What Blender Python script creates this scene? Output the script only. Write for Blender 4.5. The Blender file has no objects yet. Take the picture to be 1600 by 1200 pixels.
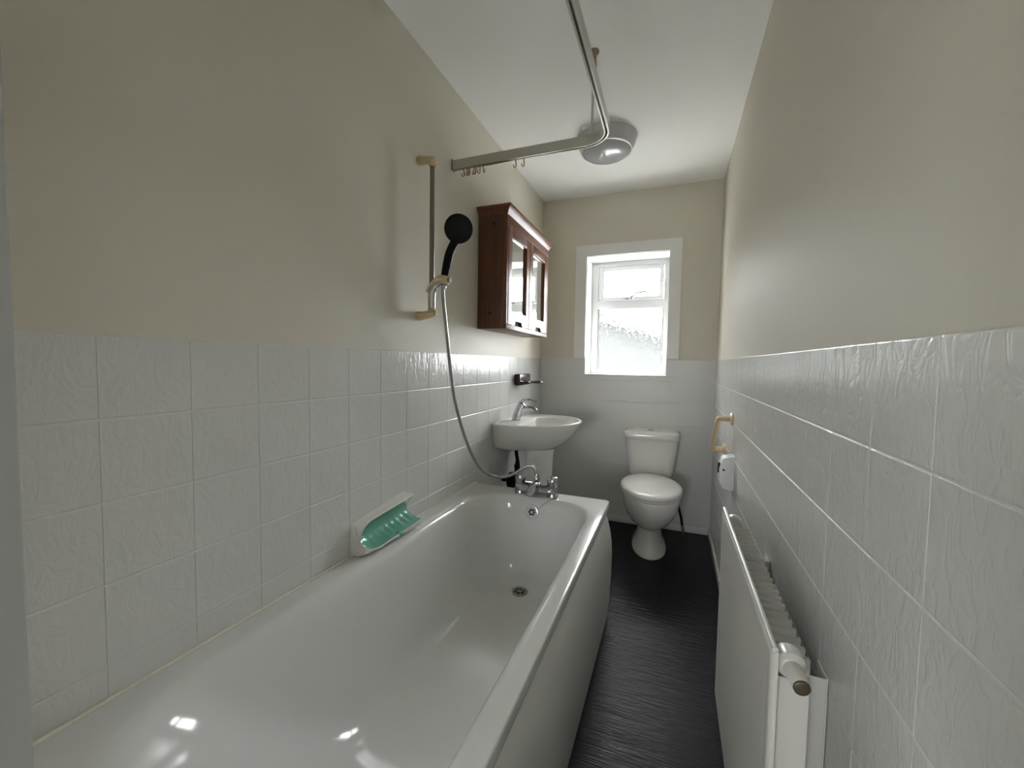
import bpy, bmesh, math, random
from mathutils import Vector, Matrix
random.seed(7)
S = bpy.context.scene
COL = S.collection
PI = math.pi

# ------------------------------------------------------------------ camera, sky, exposure
YAW, PITCH, ROLL = -.3717, .0515, .016
cam_d = bpy.data.cameras.new('camera'); cam = bpy.data.objects.new('camera', cam_d); COL.objects.link(cam)
_F = Vector((math.sin(YAW) * math.cos(PITCH), math.cos(YAW) * math.cos(PITCH), -math.sin(PITCH)))
_r = Vector((math.cos(YAW), -math.sin(YAW), 0)); _u = _r.cross(_F)
_R = math.cos(ROLL) * _r + math.sin(ROLL) * _u; _U = -math.sin(ROLL) * _r + math.cos(ROLL) * _u
m = Matrix((_R, _U, -_F)).transposed().to_4x4(); m.translation = Vector((.9513, 0, 1.15)); cam.matrix_world = m
cam_d.sensor_width = 36; cam_d.lens = 642.76 / 1600 * 36; cam_d.clip_start = .01; cam_d.clip_end = 200
S.camera = cam

W = bpy.data.worlds.new('overcast_sky'); S.world = W; W.use_nodes = True
bg = W.node_tree.nodes['Background']; bg.inputs[0].default_value = (.965, .983, 1, 1); bg.inputs[1].default_value = 17.0

def portal(name, loc, rot, sx, sy):           # guides sky light through an opening, gives no light itself
    l = bpy.data.lights.new(name, 'AREA'); l.shape = 'RECTANGLE'; l.size = sx; l.size_y = sy
    l.cycles.is_portal = True
    o = bpy.data.objects.new(name, l); COL.objects.link(o); o.location = loc; o.rotation_euler = rot
portal('window_sky_portal', (.626, 3.36, 1.5), (-PI / 2, 0, 0), .62, .92)
portal('landing_fill_portal', (.45, -1.66, .90), (PI / 2, 0, 0), .36, .40)  # for the added fill window of the unseen landing

S.view_settings.view_transform = 'Standard'; S.view_settings.look = 'None'
S.view_settings.gamma = 1; S.view_settings.use_curve_mapping = False
S.view_settings.exposure = 1.15
try:
    S.cycles.max_bounces = 14; S.cycles.diffuse_bounces = 9; S.cycles.glossy_bounces = 6
    S.cycles.transmission_bounces = 10; S.cycles.transparent_max_bounces = 12
    S.cycles.use_denoising = True; S.cycles.sample_clamp_indirect = 8
except Exception: pass

# ------------------------------------------------------------------ helpers
def mat(name, col, rough=.5, metal=0., spec=.5, coat=0., bump=None, ior=None):
    M = bpy.data.materials.new(name); M.use_nodes = True
    b = M.node_tree.nodes['Principled BSDF']
    b.inputs['Base Color'].default_value = (*col, 1); b.inputs['Roughness'].default_value = rough
    b.inputs['Metallic'].default_value = metal; b.inputs['Specular IOR Level'].default_value = spec
    b.inputs['Coat Weight'].default_value = coat; b.inputs['Coat Roughness'].default_value = .08
    if bump:                                   # (scale vector, noise scale, detail, strength, distance)
        sv, sc, det, st, di = bump
        nt = M.node_tree; N = nt.nodes.new
        tc = N('ShaderNodeTexCoord'); mp = N('ShaderNodeMapping'); mp.inputs['Scale'].default_value = sv
        no = N('ShaderNodeTexNoise'); no.inputs['Scale'].default_value = sc; no.inputs['Detail'].default_value = det
        bu = N('ShaderNodeBump'); bu.inputs['Strength'].default_value = st; bu.inputs['Distance'].default_value = di
        L = nt.links.new
        L(tc.outputs['Object'], mp.inputs[0]); L(mp.outputs[0], no.inputs['Vector'])
        L(no.outputs[0], bu.inputs['Height']); L(bu.outputs[0], b.inputs['Normal'])
    return M

def colour_noise(M, c0, c1, sv, sc, det=6, lo=.3, hi=.7, dist=0):
    nt = M.node_tree; N = nt.nodes.new; L = nt.links.new
    tc = N('ShaderNodeTexCoord'); mp = N('ShaderNodeMapping'); mp.inputs['Scale'].default_value = sv
    no = N('ShaderNodeTexNoise'); no.inputs['Scale'].default_value = sc; no.inputs['Detail'].default_value = det
    no.inputs['Distortion'].default_value = dist
    r = N('ShaderNodeValToRGB'); r.color_ramp.elements[0].position = lo; r.color_ramp.elements[1].position = hi
    r.color_ramp.elements[0].color = (*c0, 1); r.color_ramp.elements[1].color = (*c1, 1)
    L(tc.outputs['Object'], mp.inputs[0]); L(mp.outputs[0], no.inputs['Vector']); L(no.outputs[0], r.inputs[0])
    L(r.outputs[0], nt.nodes['Principled BSDF'].inputs['Base Color'])
    return r

ORIGIN = {}
def obj(name, bm, M, parent=None, smooth=True, angle=40):
    bmesh.ops.remove_doubles(bm, verts=bm.verts, dist=1e-6)
    bmesh.ops.recalc_face_normals(bm, faces=bm.faces)
    if parent is not None:
        bmesh.ops.translate(bm, vec=-ORIGIN[parent.name], verts=bm.verts)
    me = bpy.data.meshes.new(name); bm.to_mesh(me); bm.free()
    o = bpy.data.objects.new(name, me); COL.objects.link(o)
    for k in (M if isinstance(M, (list, tuple)) else [M]): me.materials.append(k)
    if smooth:
        for p in me.polygons: p.use_smooth = True
        me.set_sharp_from_angle(angle=math.radians(angle))
    if parent is not None:
        o.parent = parent; ORIGIN[o.name] = ORIGIN[parent.name]
    else: ORIGIN[o.name] = Vector((0, 0, 0))
    return o

def tag(o, label, cat, group=None):
    o['label'] = label; o['category'] = cat
    if group: o['group'] = group
    return o
def thing(name, label, cat, loc, group=None):
    o = bpy.data.objects.new(name, None); COL.objects.link(o); o.location = loc; o.empty_display_size = .05
    ORIGIN[o.name] = Vector(loc); return tag(o, label, cat, group)
def struct(o): o['kind'] = 'structure'; return o

def BM(): return bmesh.new()
def box(bm, a, b, bev=0., seg=2, M=None):
    a, b = Vector(a), Vector(b)
    r = bmesh.ops.create_cube(bm, size=1)
    vs = r['verts']
    c = (a + b) / 2; d = b - a
    for v in vs: v.co = Vector((v.co.x * d.x, v.co.y * d.y, v.co.z * d.z)) + c
    if bev:
        es = list({e for v in vs for e in v.link_edges})
        bmesh.ops.bevel(bm, geom=es, offset=bev, segments=seg, profile=.5, affect='EDGES')
    return bm
def ring_faces(bm, A, B, closed=True):
    n = len(A)
    for i in range(n if closed else n - 1):
        j = (i + 1) % n
        try: bm.faces.new((A[i], A[j], B[j], B[i]))
        except ValueError: pass
def loft(bm, loops, cap0=True, cap1=True, closed=True):
    R = [[bm.verts.new(p) for p in lp] for lp in loops]
    for a, b in zip(R, R[1:]): ring_faces(bm, a, b, closed)
    if cap0: bm.faces.new(R[0])
    if cap1: bm.faces.new(R[-1])
    return R
def frame_for(t, up=None):
    t = t.normalized(); ref = up or (Vector((0, 0, 1)) if abs(t.z) < .9 else Vector((1, 0, 0)))
    a = t.cross(ref).normalized(); return a, a.cross(t).normalized()
def catmull(pts, n=8):
    P = [Vector(p) for p in pts]; P = [2 * P[0] - P[1]] + P + [2 * P[-1] - P[-2]]; out = []
    for i in range(1, len(P) - 2):
        for k in range(n):
            t = k / n; p0, p1, p2, p3 = P[i - 1:i + 3]
            out.append(.5 * ((2 * p1) + (p2 - p0) * t + (2 * p0 - 5 * p1 + 4 * p2 - p3) * t * t + (3 * p1 - p0 - 3 * p2 + p3) * t ** 3))
    out.append(P[-2]); return out
def tube(bm, pts, rad, n=12, cap=True):
    pts = [Vector(p) for p in pts]; loops = []; a = None
    for i, p in enumerate(pts):
        t = (pts[min(i + 1, len(pts) - 1)] - pts[max(i - 1, 0)]).normalized()
        if a is None: a, b = frame_for(t)
        else: a = (a - t * a.dot(t)).normalized(); b = a.cross(t).normalized()
        r = rad[i] if isinstance(rad, (list, tuple)) else rad
        ra, rb = r if isinstance(r, tuple) else (r, r)
        loops.append([p + math.cos(2 * PI * k / n) * a * ra + math.sin(2 * PI * k / n) * b * rb for k in range(n)])
    loft(bm, loops, cap, cap); return bm
def lathe(bm, c, axis, prof, n=32):                # prof: list of (radius, distance along axis)
    c = Vector(c); ax = Vector(axis).normalized(); a, b = frame_for(ax); loops = []
    for r, h in prof:
        r = max(r, 1e-5)
        loops.append([c + ax * h + (math.cos(2 * PI * k / n) * a + math.sin(2 * PI * k / n) * b) * r for k in range(n)])
    loft(bm, loops); return bm
def rrect(x0, x1, y0, y1, z, rs, k=8):
    """rounded rectangle, radii (near-left, near-right, far-right, far-left); k points per corner, 6 per side"""
    cs = [((x0 + rs[0], y0 + rs[0]), rs[0], PI), ((x1 - rs[1], y0 + rs[1]), rs[1], 1.5 * PI),
          ((x1 - rs[2], y1 - rs[2]), rs[2], 0), ((x0 + rs[3], y1 - rs[3]), rs[3], .5 * PI)]
    arcs = [[Vector((c[0] + r * math.cos(a0 + .5 * PI * i / k), c[1] + r * math.sin(a0 + .5 * PI * i / k), z)) for i in range(k + 1)] for c, r, a0 in cs]
    out = []
    for i in range(4):
        out += arcs[i]; p, q = arcs[i][-1], arcs[(i + 1) % 4][0]
        out += [p.lerp(q, t / 7) for t in range(1, 7)]
    return out
def prism(bm, poly, axis, lo, hi):
    """polygon in the plane normal to axis ('x': (y,z), 'y': (x,z), 'z': (x,y)) pulled from lo to hi"""
    f = {'x': lambda p, v: (v, p[0], p[1]), 'y': lambda p, v: (p[0], v, p[1]), 'z': lambda p, v: (p[0], p[1], v)}[axis]
    loft(bm, [[Vector(f(p, lo)) for p in poly], [Vector(f(p, hi)) for p in poly]]); return bm
def sweep(bm, path, prof, up=(0, 0, 1), cap=True):
    """closed profile (side, up) carried along a path that turns in plan"""
    path = [Vector(p) for p in path]; loops = []
    for i, p in enumerate(path):
        t0 = (p - path[i - 1]).normalized() if i else None
        t1 = (path[i + 1] - p).normalized() if i < len(path) - 1 else None
        t = ((t0 or t1) + (t1 or t0)).normalized(); side = t.cross(Vector(up)).normalized()
        k = 1 / max(.3, t.dot(t1 or t0))
        loops.append([p + side * s * k + Vector(up) * h for s, h in prof])
    loft(bm, loops, cap, cap); return bm

# ------------------------------------------------------------------ materials
ROOM_W, ROOM_L, ROOM_H, ZT, P = 1.2205, 3.0506, 2.371, 1.1887, .1524
Y0 = .20                                            # inside face of the door wall
WHITE = (.80, .80, .77)

def tile_material(strength, rough):
    M = mat('painted_riven_tile', (.645, .648, .633), rough, 0, .65)
    nt = M.node_tree; N = nt.nodes.new; L = nt.links.new
    tc = N('ShaderNodeTexCoord')
    sn = N('ShaderNodeVectorMath'); sn.operation = 'SNAP'; sn.inputs[1].default_value = (P, P, P)
    L(tc.outputs['Object'], sn.inputs[0])
    sc = N('ShaderNodeVectorMath'); sc.operation = 'SCALE'; sc.inputs['Scale'].default_value = 9.7; L(sn.outputs[0], sc.inputs[0])
    ad = N('ShaderNodeVectorMath'); ad.operation = 'ADD'; L(tc.outputs['Object'], ad.inputs[0]); L(sc.outputs[0], ad.inputs[1])
    mp = N('ShaderNodeMapping'); mp.inputs['Rotation'].default_value = (.5, .1, 0); mp.inputs['Scale'].default_value = (1, 1.6, .75)
    L(ad.outputs[0], mp.inputs[0])
    n1 = N('ShaderNodeTexNoise'); n1.inputs['Scale'].default_value = 21; n1.inputs['Detail'].default_value = 3; n1.inputs['Distortion'].default_value = .9
    L(mp.outputs[0], n1.inputs['Vector'])
    # ridges: 1 - |2n - 1|
    a = N('ShaderNodeMath'); a.operation = 'MULTIPLY_ADD'; a.inputs[1].default_value = 2; a.inputs[2].default_value = -1; L(n1.outputs[0], a.inputs[0])
    b = N('ShaderNodeMath'); b.operation = 'ABSOLUTE'; L(a.outputs[0], b.inputs[0])
    c = N('ShaderNodeMath'); c.operation = 'POWER'; c.inputs[1].default_value = .6; L(b.outputs[0], c.inputs[0])
    n2 = N('ShaderNodeTexNoise'); n2.inputs['Scale'].default_value = 95; n2.inputs['Detail'].default_value = 4; L(ad.outputs[0], n2.inputs['Vector'])
    mx = N('ShaderNodeMath'); mx.operation = 'MULTIPLY_ADD'; mx.inputs[1].default_value = .16; L(n2.outputs[0], mx.inputs[0]); L(c.outputs[0], mx.inputs[2])
    bu = N('ShaderNodeBump'); bu.inputs['Strength'].default_value = strength; bu.inputs['Distance'].default_value = .0038
    L(mx.outputs[0], bu.inputs['Height']); L(bu.outputs[0], nt.nodes['Principled BSDF'].inputs['Normal'])
    return M
TILE, TILE_RIGHT, TILE_BACK = tile_material(.24, .19), tile_material(.34, .19), tile_material(.07, .32)
GROUT = mat('painted_grout', (.645, .648, .63), .35)
PAINT = mat('cream_wall_paint', (.63, .60, .515), .5, 0, .35, bump=((1, 1, 1), 260, 3, .08, .002))
PAINT_ROLLED = mat('cream_paint_rolled', (.63, .60, .515), .6, 0, .26, bump=((6, 14, .7), 4, 6, .12, .004))
CEIL = mat('ceiling_paint', (.90, .90, .88), .7, 0, .3, bump=((1, 1, 1), 200, 3, .06, .002))
GLOSSW = mat('white_gloss_wood', (.80, .80, .785), .22, 0, .5, bump=((1, 1, 1), 30, 3, .04, .003))
UPVC = mat('white_window_plastic', (.66, .67, .67), .3)
CERAMIC = mat('white_ceramic', (.78, .77, .74), .08, 0, .55)
ACRYLIC = mat('white_bath_acrylic', (.69, .695, .685), .11, 0, .5, bump=((1, 1, 1), 6, 2, .015, .01))
PANELW = mat('bath_panel_plastic', (.66, .66, .635), .35, bump=((1, 1, 1), 120, 2, .03, .002))
SEATW = mat('toilet_seat_plastic', (.78, .765, .74), .24)
CHROME = mat('chrome', (.47, .48, .50), .11, 1)
DULLM = mat('dull_metal', (.42, .40, .36), .35, 1, bump=((1, 1, 1), 90, 3, .1, .002))
ALU = mat('aluminium_rail', (.60, .58, .53), .33, 1)
CREAMP = mat('aged_cream_plastic', (.62, .50, .30), .38)
CREAMG = mat('beige_grab_plastic', (.68, .53, .33), .35)
BLACKP = mat('black_plastic', (.004, .004, .0045), .45, 0, .16)
DARKB = mat('dark_brown_gloss_plastic', (.028, .010, .011), .24)
HOSEM = mat('steel_hose', (.40, .39, .37), .24, 1)
GREEN = mat('green_glaze', (.15, .40, .31), .12, 0, .55)
RADW = mat('radiator_enamel', (.66, .65, .615), .28, bump=((1, 1, 1), 200, 2, .05, .001))
BRASS = mat('worn_plug', (.13, .10, .07), .45, .6)
COPPER = mat('copper_pipe', (.55, .33, .20), .35, 1)
SEAL = mat('cream_sealant', (.74, .71, .60), .35)
BOXW = mat('white_box_plastic', (.80, .80, .79), .3)
BROWNHOOK = mat('yellowed_hook_plastic', (.42, .30, .17), .4)
MIRROR = mat('mirror', (.86, .88, .87), .015, 1)
DARK = mat('dark_hole', (.01, .01, .01), .8)
LAMPB = mat('grey_opal_plastic', (.46, .46, .48), .3)
LAMPD = mat('grey_opal_diffuser', (.44, .44, .45), .03, 0, .7)
WOOD = mat('stained_pine', (.1, .03, .015), .3, 0, .45, coat=.1, bump=((20, 3, 1), 3, 5, .05, .003))
colour_noise(WOOD, (.125, .042, .017), (.052, .017, .008), (14, 4, .8), 3.2, 7, .3, .75, 1.2)
WOODH = mat('stained_pine_front', (.1, .03, .015), .36, 0, .5, coat=0., bump=((20, 1, 3), 3, 5, .05, .003))
colour_noise(WOODH, (.17, .058, .026), (.09, .027, .013), (14, .9, 9), 3.2, 6, .3, .75, 1.0)
KNOT = mat('pine_knot', (.018, .006, .004), .25, coat=.3)
EDGEL = mat('bevelled_mirror_edge', (.8, .8, .8), .05, 1)

def floor_material():
    M = mat('charcoal_wood_vinyl', (.012, .013, .017), .32, 0, .14)
    r = colour_noise(M, (.0016, .0018, .0024), (.009, .0095, .012), (2.2, 55, 1), 1.6, 7, .35, .72, .6)
    nt = M.node_tree; N = nt.nodes.new; L = nt.links.new
    tc = N('ShaderNodeTexCoord'); mp = N('ShaderNodeMapping'); mp.inputs['Scale'].default_value = (3, 80, 1)
    no = N('ShaderNodeTexNoise'); no.inputs['Scale'].default_value = 2; no.inputs['Detail'].default_value = 5; no.inputs['Distortion'].default_value = .5
    L(tc.outputs['Object'], mp.inputs[0]); L(mp.outputs[0], no.inputs['Vector'])
    # plank joints
    sp = N('ShaderNodeSeparateXYZ'); L(tc.outputs['Object'], sp.inputs[0])
    fr = N('ShaderNodeMath'); fr.operation = 'PINGPONG'; fr.inputs[1].default_value = .0915; L(sp.outputs[1], fr.inputs[0])
    lt = N('ShaderNodeMath'); lt.operation = 'LESS_THAN'; lt.inputs[1].default_value = .0018; L(fr.outputs[0], lt.inputs[0])
    sb = N('ShaderNodeMath'); sb.operation = 'SUBTRACT'; L(no.outputs[0], sb.inputs[0]); L(lt.outputs[0], sb.inputs[1])
    bu = N('ShaderNodeBump'); bu.inputs['Strength'].default_value = .7; bu.inputs['Distance'].default_value = .004
    L(sb.outputs[0], bu.inputs['Height']); L(bu.outputs[0], nt.nodes['Principled BSDF'].inputs['Normal'])
    return M
FLOOR = floor_material()

def frosted_material():
    M = bpy.data.materials.new('pebbled_glass'); M.use_nodes = True
    nt = M.node_tree; nt.nodes.clear(); N = nt.nodes.new; L = nt.links.new
    tc = N('ShaderNodeTexCoord'); vo = N('ShaderNodeTexVoronoi'); vo.inputs['Scale'].default_value = 62; vo.inputs['Randomness'].default_value = 1
    no = N('ShaderNodeTexNoise'); no.inputs['Scale'].default_value = 40; no.inputs['Detail'].default_value = 3
    L(tc.outputs['Object'], vo.inputs['Vector']); L(tc.outputs['Object'], no.inputs['Vector'])
    ad = N('ShaderNodeMath'); ad.operation = 'ADD'; L(vo.outputs[0], ad.inputs[0]); L(no.outputs[0], ad.inputs[1])
    bu = N('ShaderNodeBump'); bu.inputs['Strength'].default_value = 1; bu.inputs['Distance'].default_value = .008; L(ad.outputs[0], bu.inputs['Height'])
    rf = N('ShaderNodeBsdfRefraction'); rf.inputs['IOR'].default_value = 1.1; rf.inputs['Roughness'].default_value = 0.; L(bu.outputs[0], rf.inputs['Normal'])
    tr = N('ShaderNodeBsdfTransparent'); tr.inputs[0].default_value = (.95, .98, .98, 1)
    gl = N('ShaderNodeBsdfGlossy'); gl.inputs['Roughness'].default_value = .08; L(bu.outputs[0], gl.inputs['Normal'])
    m1 = N('ShaderNodeMixShader'); m1.inputs[0].default_value = .45; L(rf.outputs[0], m1.inputs[1]); L(tr.outputs[0], m1.inputs[2])
    m2 = N('ShaderNodeMixShader'); m2.inputs[0].default_value = .05; L(m1.outputs[0], m2.inputs[1]); L(gl.outputs[0], m2.inputs[2])
    o = N('ShaderNodeOutputMaterial'); L(m2.outputs[0], o.inputs[0]); return M
FROST = frosted_material()
CLEAR = bpy.data.materials.new('clear_glass_face'); CLEAR.use_nodes = True
_n = CLEAR.node_tree; _n.nodes.clear(); _t = _n.nodes.new('ShaderNodeBsdfTransparent'); _o = _n.nodes.new('ShaderNodeOutputMaterial'); _n.links.new(_t.outputs[0], _o.inputs[0])
def pane(a, b, parent):
    bm = BM(); box(bm, a, b); bm.normal_update()
    o = obj('pane', bm, [FROST, CLEAR], parent, smooth=False)
    for p in o.data.polygons: p.material_index = 0 if p.normal.y < -.5 else 1
    return o

# ------------------------------------------------------------------ room shell
bm = BM(); box(bm, (-.15, -1.8, -.12), (ROOM_W + .5, 3.45, 0)); struct(obj('floor', bm, FLOOR, smooth=False))
bm = BM(); box(bm, (-.13, -1.6, 0), (ROOM_W + .47, .07, .008)); struct(obj('floor_landing', bm, mat('pale_bounce_carpet', (.55, .54, .52), .9, bump=((1, 1, 1), 300, 2, .3, .003)), smooth=False))  # unseen floor, made pale to bounce light up to the bathroom ceiling
bm = BM(); box(bm, (-.15, .1, ROOM_H), (ROOM_W + .2, 3.45, ROOM_H + .12)); struct(obj('ceiling', bm, CEIL, smooth=False))
PT = .003                                            # painted plaster sits this far behind the tile faces
bm = BM(); box(bm, (-.15, .1, 0), (-PT, 3.4, ROOM_H)); wl = struct(obj('wall_left', bm, PAINT, smooth=False))
bm = BM(); box(bm, (ROOM_W + PT, .1, 0), (ROOM_W + .15, 3.4, ROOM_H)); wr = struct(obj('wall_right', bm, PAINT_ROLLED, smooth=False))
WX0, WX1, WZ0, WZ1 = .340, .911, 1.072, 1.936        # window opening
bm = BM(); yb = ROOM_L + PT
for a, b in (((-PT, yb, 0), (WX0, 3.4, ROOM_H)), ((WX1, yb, 0), (ROOM_W + PT, 3.4, ROOM_H)),
             ((WX0, yb, 0), (WX1, 3.4, WZ0)), ((WX0, yb, WZ1), (WX1, 3.4, ROOM_H))): box(bm, a, b)
wb = struct(obj('wall_back', bm, PAINT, smooth=False))
DX0, DX1, DZ = .337, 1.115, 1.99                     # doorway
bm = BM()
for a, b in (((-PT, .1, 0), (DX0 - .03, Y0, ROOM_H)), ((DX1 + .03, .1, 0), (ROOM_W + PT, Y0, ROOM_H)), ((DX0 - .03, .1, DZ + .03), (DX1 + .03, Y0, ROOM_H))): box(bm, a, b)
struct(obj('wall_front', bm, PAINT, smooth=False))

def tiles(plane, rects, d=.0016, jit=.0002, eu=.0007):
    """one mesh of cushion-edged tiles; plane maps (u, v, depth) to the room"""
    bm = BM(); g = .0009; e = .0026
    for u0, u1, v0, v1 in rects:
        if u1 - u0 < .008 or v1 - v0 < .008: continue
        jt = [random.uniform(-jit, jit) for _ in range(4)]
        u0, u1, v0, v1 = u0 + g * .5, u1 - g * .5, v0 + g, v1 - g
        lp = [[(u0, v0), (u1, v0), (u1, v1), (u0, v1)]]
        o = [bm.verts.new(plane(u, v, d)) for u, v in lp[0]]
        q = [bm.verts.new(plane(u, v, d * .4)) for u, v in ((u0 + eu * .1, v0 + e * .35), (u1 - eu * .1, v0 + e * .35), (u1 - eu * .1, v1 - e * .35), (u0 + eu * .1, v1 - e * .35))]
        i = [bm.verts.new(plane(u, v, k)) for (u, v), k in zip(((u0 + eu, v0 + e), (u1 - eu, v0 + e), (u1 - eu, v1 - e), (u0 + eu, v1 - e)), jt)]
        ring_faces(bm, o, q); ring_faces(bm, q, i); bm.faces.new(i)
    return bm
def subtract(r, w):
    u0, u1, v0, v1 = r; a0, a1, b0, b1 = w
    if u1 <= a0 or u0 >= a1 or v1 <= b0 or v0 >= b1: return [r]
    out = []
    if v0 < b0: out.append((u0, u1, v0, b0)); v0 = b0
    if v1 > b1: out.append((u0, u1, b1, v1)); v1 = b1
    if u0 < a0: out.append((u0, a0, v0, v1))
    if u1 > a1: out.append((a1, u1, v0, v1))
    return out
def grid(u0, u1, off):
    us = [u0]; k = math.ceil((u0 - off) / P + .02)
    while off + k * P < u1 - .012: us.append(off + k * P); k += 1
    us.append(u1); vs = [ZT - j * P for j in range(8)] + [0]
    return [(a, b, d, c) for a, b in zip(us, us[1:]) for c, d in zip(vs, vs[1:])]
bm = tiles(lambda u, v, d: (-d, u, v), grid(Y0, ROOM_L, .4118)); obj('tiling', bm, TILE, wl, smooth=False)
bm = BM(); box(bm, (-PT, Y0, 0), (-.0012, ROOM_L, ZT - .001)); obj('grout', bm, GROUT, wl, smooth=False)
bm = tiles(lambda u, v, d: (ROOM_W + d, u, v), grid(Y0, ROOM_L, .5849), .0013); obj('tiling', bm, TILE_RIGHT, wr, smooth=False)
bm = BM(); box(bm, (ROOM_W + .0010, Y0, 0), (ROOM_W + PT, ROOM_L, ZT - .001)); obj('grout', bm, GROUT, wr, smooth=False)
rb = [q for r in grid(0, ROOM_W, .07) for q in subtract(r, (WX0, WX1, WZ0, 3))]
bm = tiles(lambda u, v, d: (u, ROOM_L + d, v), rb, .0005, .0001); obj('tiling', bm, TILE_BACK, wb, smooth=False)
bm = BM()
for r in subtract((0, ROOM_W, 0, ZT - .001), (WX0, WX1, WZ0, 3)): box(bm, (r[0], ROOM_L + .0004, r[2]), (r[1], ROOM_L + PT, r[3]))
obj('grout', bm, GROUT, wb, smooth=False)

# skirting
def skirting(a, b): 
    bm = BM(); box(bm, a, b, .004); return bm
struct(obj('baseboard_back', skirting((.0, ROOM_L - .014, 0), (ROOM_W - .012, ROOM_L + .001, .052)), GLOSSW))
struct(obj('baseboard_right', skirting((ROOM_W - .013, Y0, 0), (ROOM_W + .001, ROOM_L, .052)), GLOSSW))

# door lining around the camera
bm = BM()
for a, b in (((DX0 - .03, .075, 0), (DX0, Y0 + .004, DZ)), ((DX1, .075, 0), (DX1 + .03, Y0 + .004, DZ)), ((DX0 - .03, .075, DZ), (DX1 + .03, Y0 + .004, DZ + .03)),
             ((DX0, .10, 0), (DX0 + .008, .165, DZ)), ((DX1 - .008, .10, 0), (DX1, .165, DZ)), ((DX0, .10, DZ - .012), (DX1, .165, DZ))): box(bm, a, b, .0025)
struct(obj('door_1', bm, mat('shaded_white_woodwork', (.38, .38, .37), .25)))  # white woodwork, its shade put into the grey base colour

# unseen landing behind the camera, its window added low down for fill light
bm = BM(); X0, X1, Y1 = -.15, ROOM_W + .5, -1.6
box(bm, (X0, Y1, 0), (X0 + .02, .1, 2.45)); box(bm, (X1 - .02, Y1, 0), (X1, .1, 2.45))
for a, b in (((X0, Y1 - .03, 0), (.27, Y1, 2.45)), ((.63, Y1 - .03, 0), (X1, Y1, 2.45)), ((.27, Y1 - .03, 0), (.63, Y1, .70)), ((.27, Y1 - .03, 1.10), (.63, Y1, 2.45))): box(bm, a, b)
box(bm, (ROOM_W + .15, .08, 0), (X1, .1, 2.45))
struct(obj('wall_landing', bm, CEIL, smooth=False))
bm = BM(); box(bm, (X0, Y1 - .03, 2.45), (X1, .1, 2.5)); struct(obj('ceiling_landing', bm, CEIL, smooth=False))

# ------------------------------------------------------------------ window
bm = BM()                                             # plastered reveal lining
RV = .004
for a, b in (((WX0, ROOM_L + .002, WZ0), (WX0 + RV, 3.33, WZ1)), ((WX1 - RV, ROOM_L + .002, WZ0), (WX1, 3.33, WZ1)), ((WX0, ROOM_L + .002, WZ1 - RV), (WX1, 3.33, WZ1))): box(bm, a, b)
struct(obj('trim_2', bm, GLOSSW, smooth=False))
bm = BM(); box(bm, (WX0, ROOM_L - .004, WZ0 - .002), (WX1, 3.33, WZ0 + .006), .002); struct(obj('trim_3', bm, GLOSSW))
# architrave that stops at the tiles
bm = BM(); ax0, ax1, az1, az0 = .259, .985, 2.014, 1.193; yo = ROOM_L - .012
for poly in ([(ax0, az0), (WX0, az0), (WX0, WZ1), (ax0, az1)], [(ax1, az0), (ax1, az1), (WX1, WZ1), (WX1, az0)], [(ax0, az1), (WX0, WZ1), (WX1, WZ1), (ax1, az1)]):
    prism(bm, poly, 'y', yo, ROOM_L + PT)
struct(obj('trim_1', bm, GLOSSW, smooth=False))
FY = 3.25
bm = BM(); x0, x1, z0, z1 = WX0 + RV, WX1 - RV, WZ0 + .006, WZ1 - RV
for a, b in (((x0, FY, z0), (.394, FY + .06, z1)), ((.873, FY, z0), (x1, FY + .06, z1)), ((.394, FY, z0), (.873, FY + .06, 1.106)),
             ((.394, FY, 1.895), (.873, FY + .06, z1)), ((.394, FY, 1.574), (.873, FY + .06, 1.640))): box(bm, a, b, .003)
win = struct(obj('window_1', bm, UPVC))
bm = BM()                                             # opening top light
for a, b in (((.397, FY - .006, 1.643), (.428, FY + .04, 1.892)), ((.841, FY - .006, 1.643), (.870, FY + .04, 1.892)),
             ((.428, FY - .006, 1.643), (.841, FY + .04, 1.664)), ((.428, FY - .006, 1.861), (.841, FY + .04, 1.892))): box(bm, a, b, .003)
sash = obj('sash', bm, UPVC, win)
pane((.426, FY + .02, 1.660), (.843, FY + .024, 1.864), sash)
bm = BM()
for a, b in (((.394, FY + .012, 1.106), (.403, FY + .04, 1.574)), ((.865, FY + .012, 1.106), (.873, FY + .04, 1.574)), ((.403, FY + .012, 1.106), (.865, FY + .04, 1.114)), ((.403, FY + .012, 1.567), (.865, FY + .04, 1.574))): box(bm, a, b, .002)
obj('glazing_bead', bm, UPVC, win)
pane((.396, FY + .022, 1.108), (.871, FY + .026, 1.572), win)
bm = BM(); box(bm, (.598, FY - .016, 1.640), (.648, FY - .004, 1.656), .003)
tube(bm, catmull([(.632, FY - .016, 1.648), (.640, FY - .03, 1.655), (.662, FY - .034, 1.668), (.675, FY - .034, 1.682), (.70, FY - .034, 1.688), (.752, FY - .034, 1.694)], 6), [(.0075, .0075)] * 10 + [(.0065, .0065)] * 21, 10)
obj('casement_handle', bm, mat('grey_handle', (.30, .30, .30), .4), win)

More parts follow.
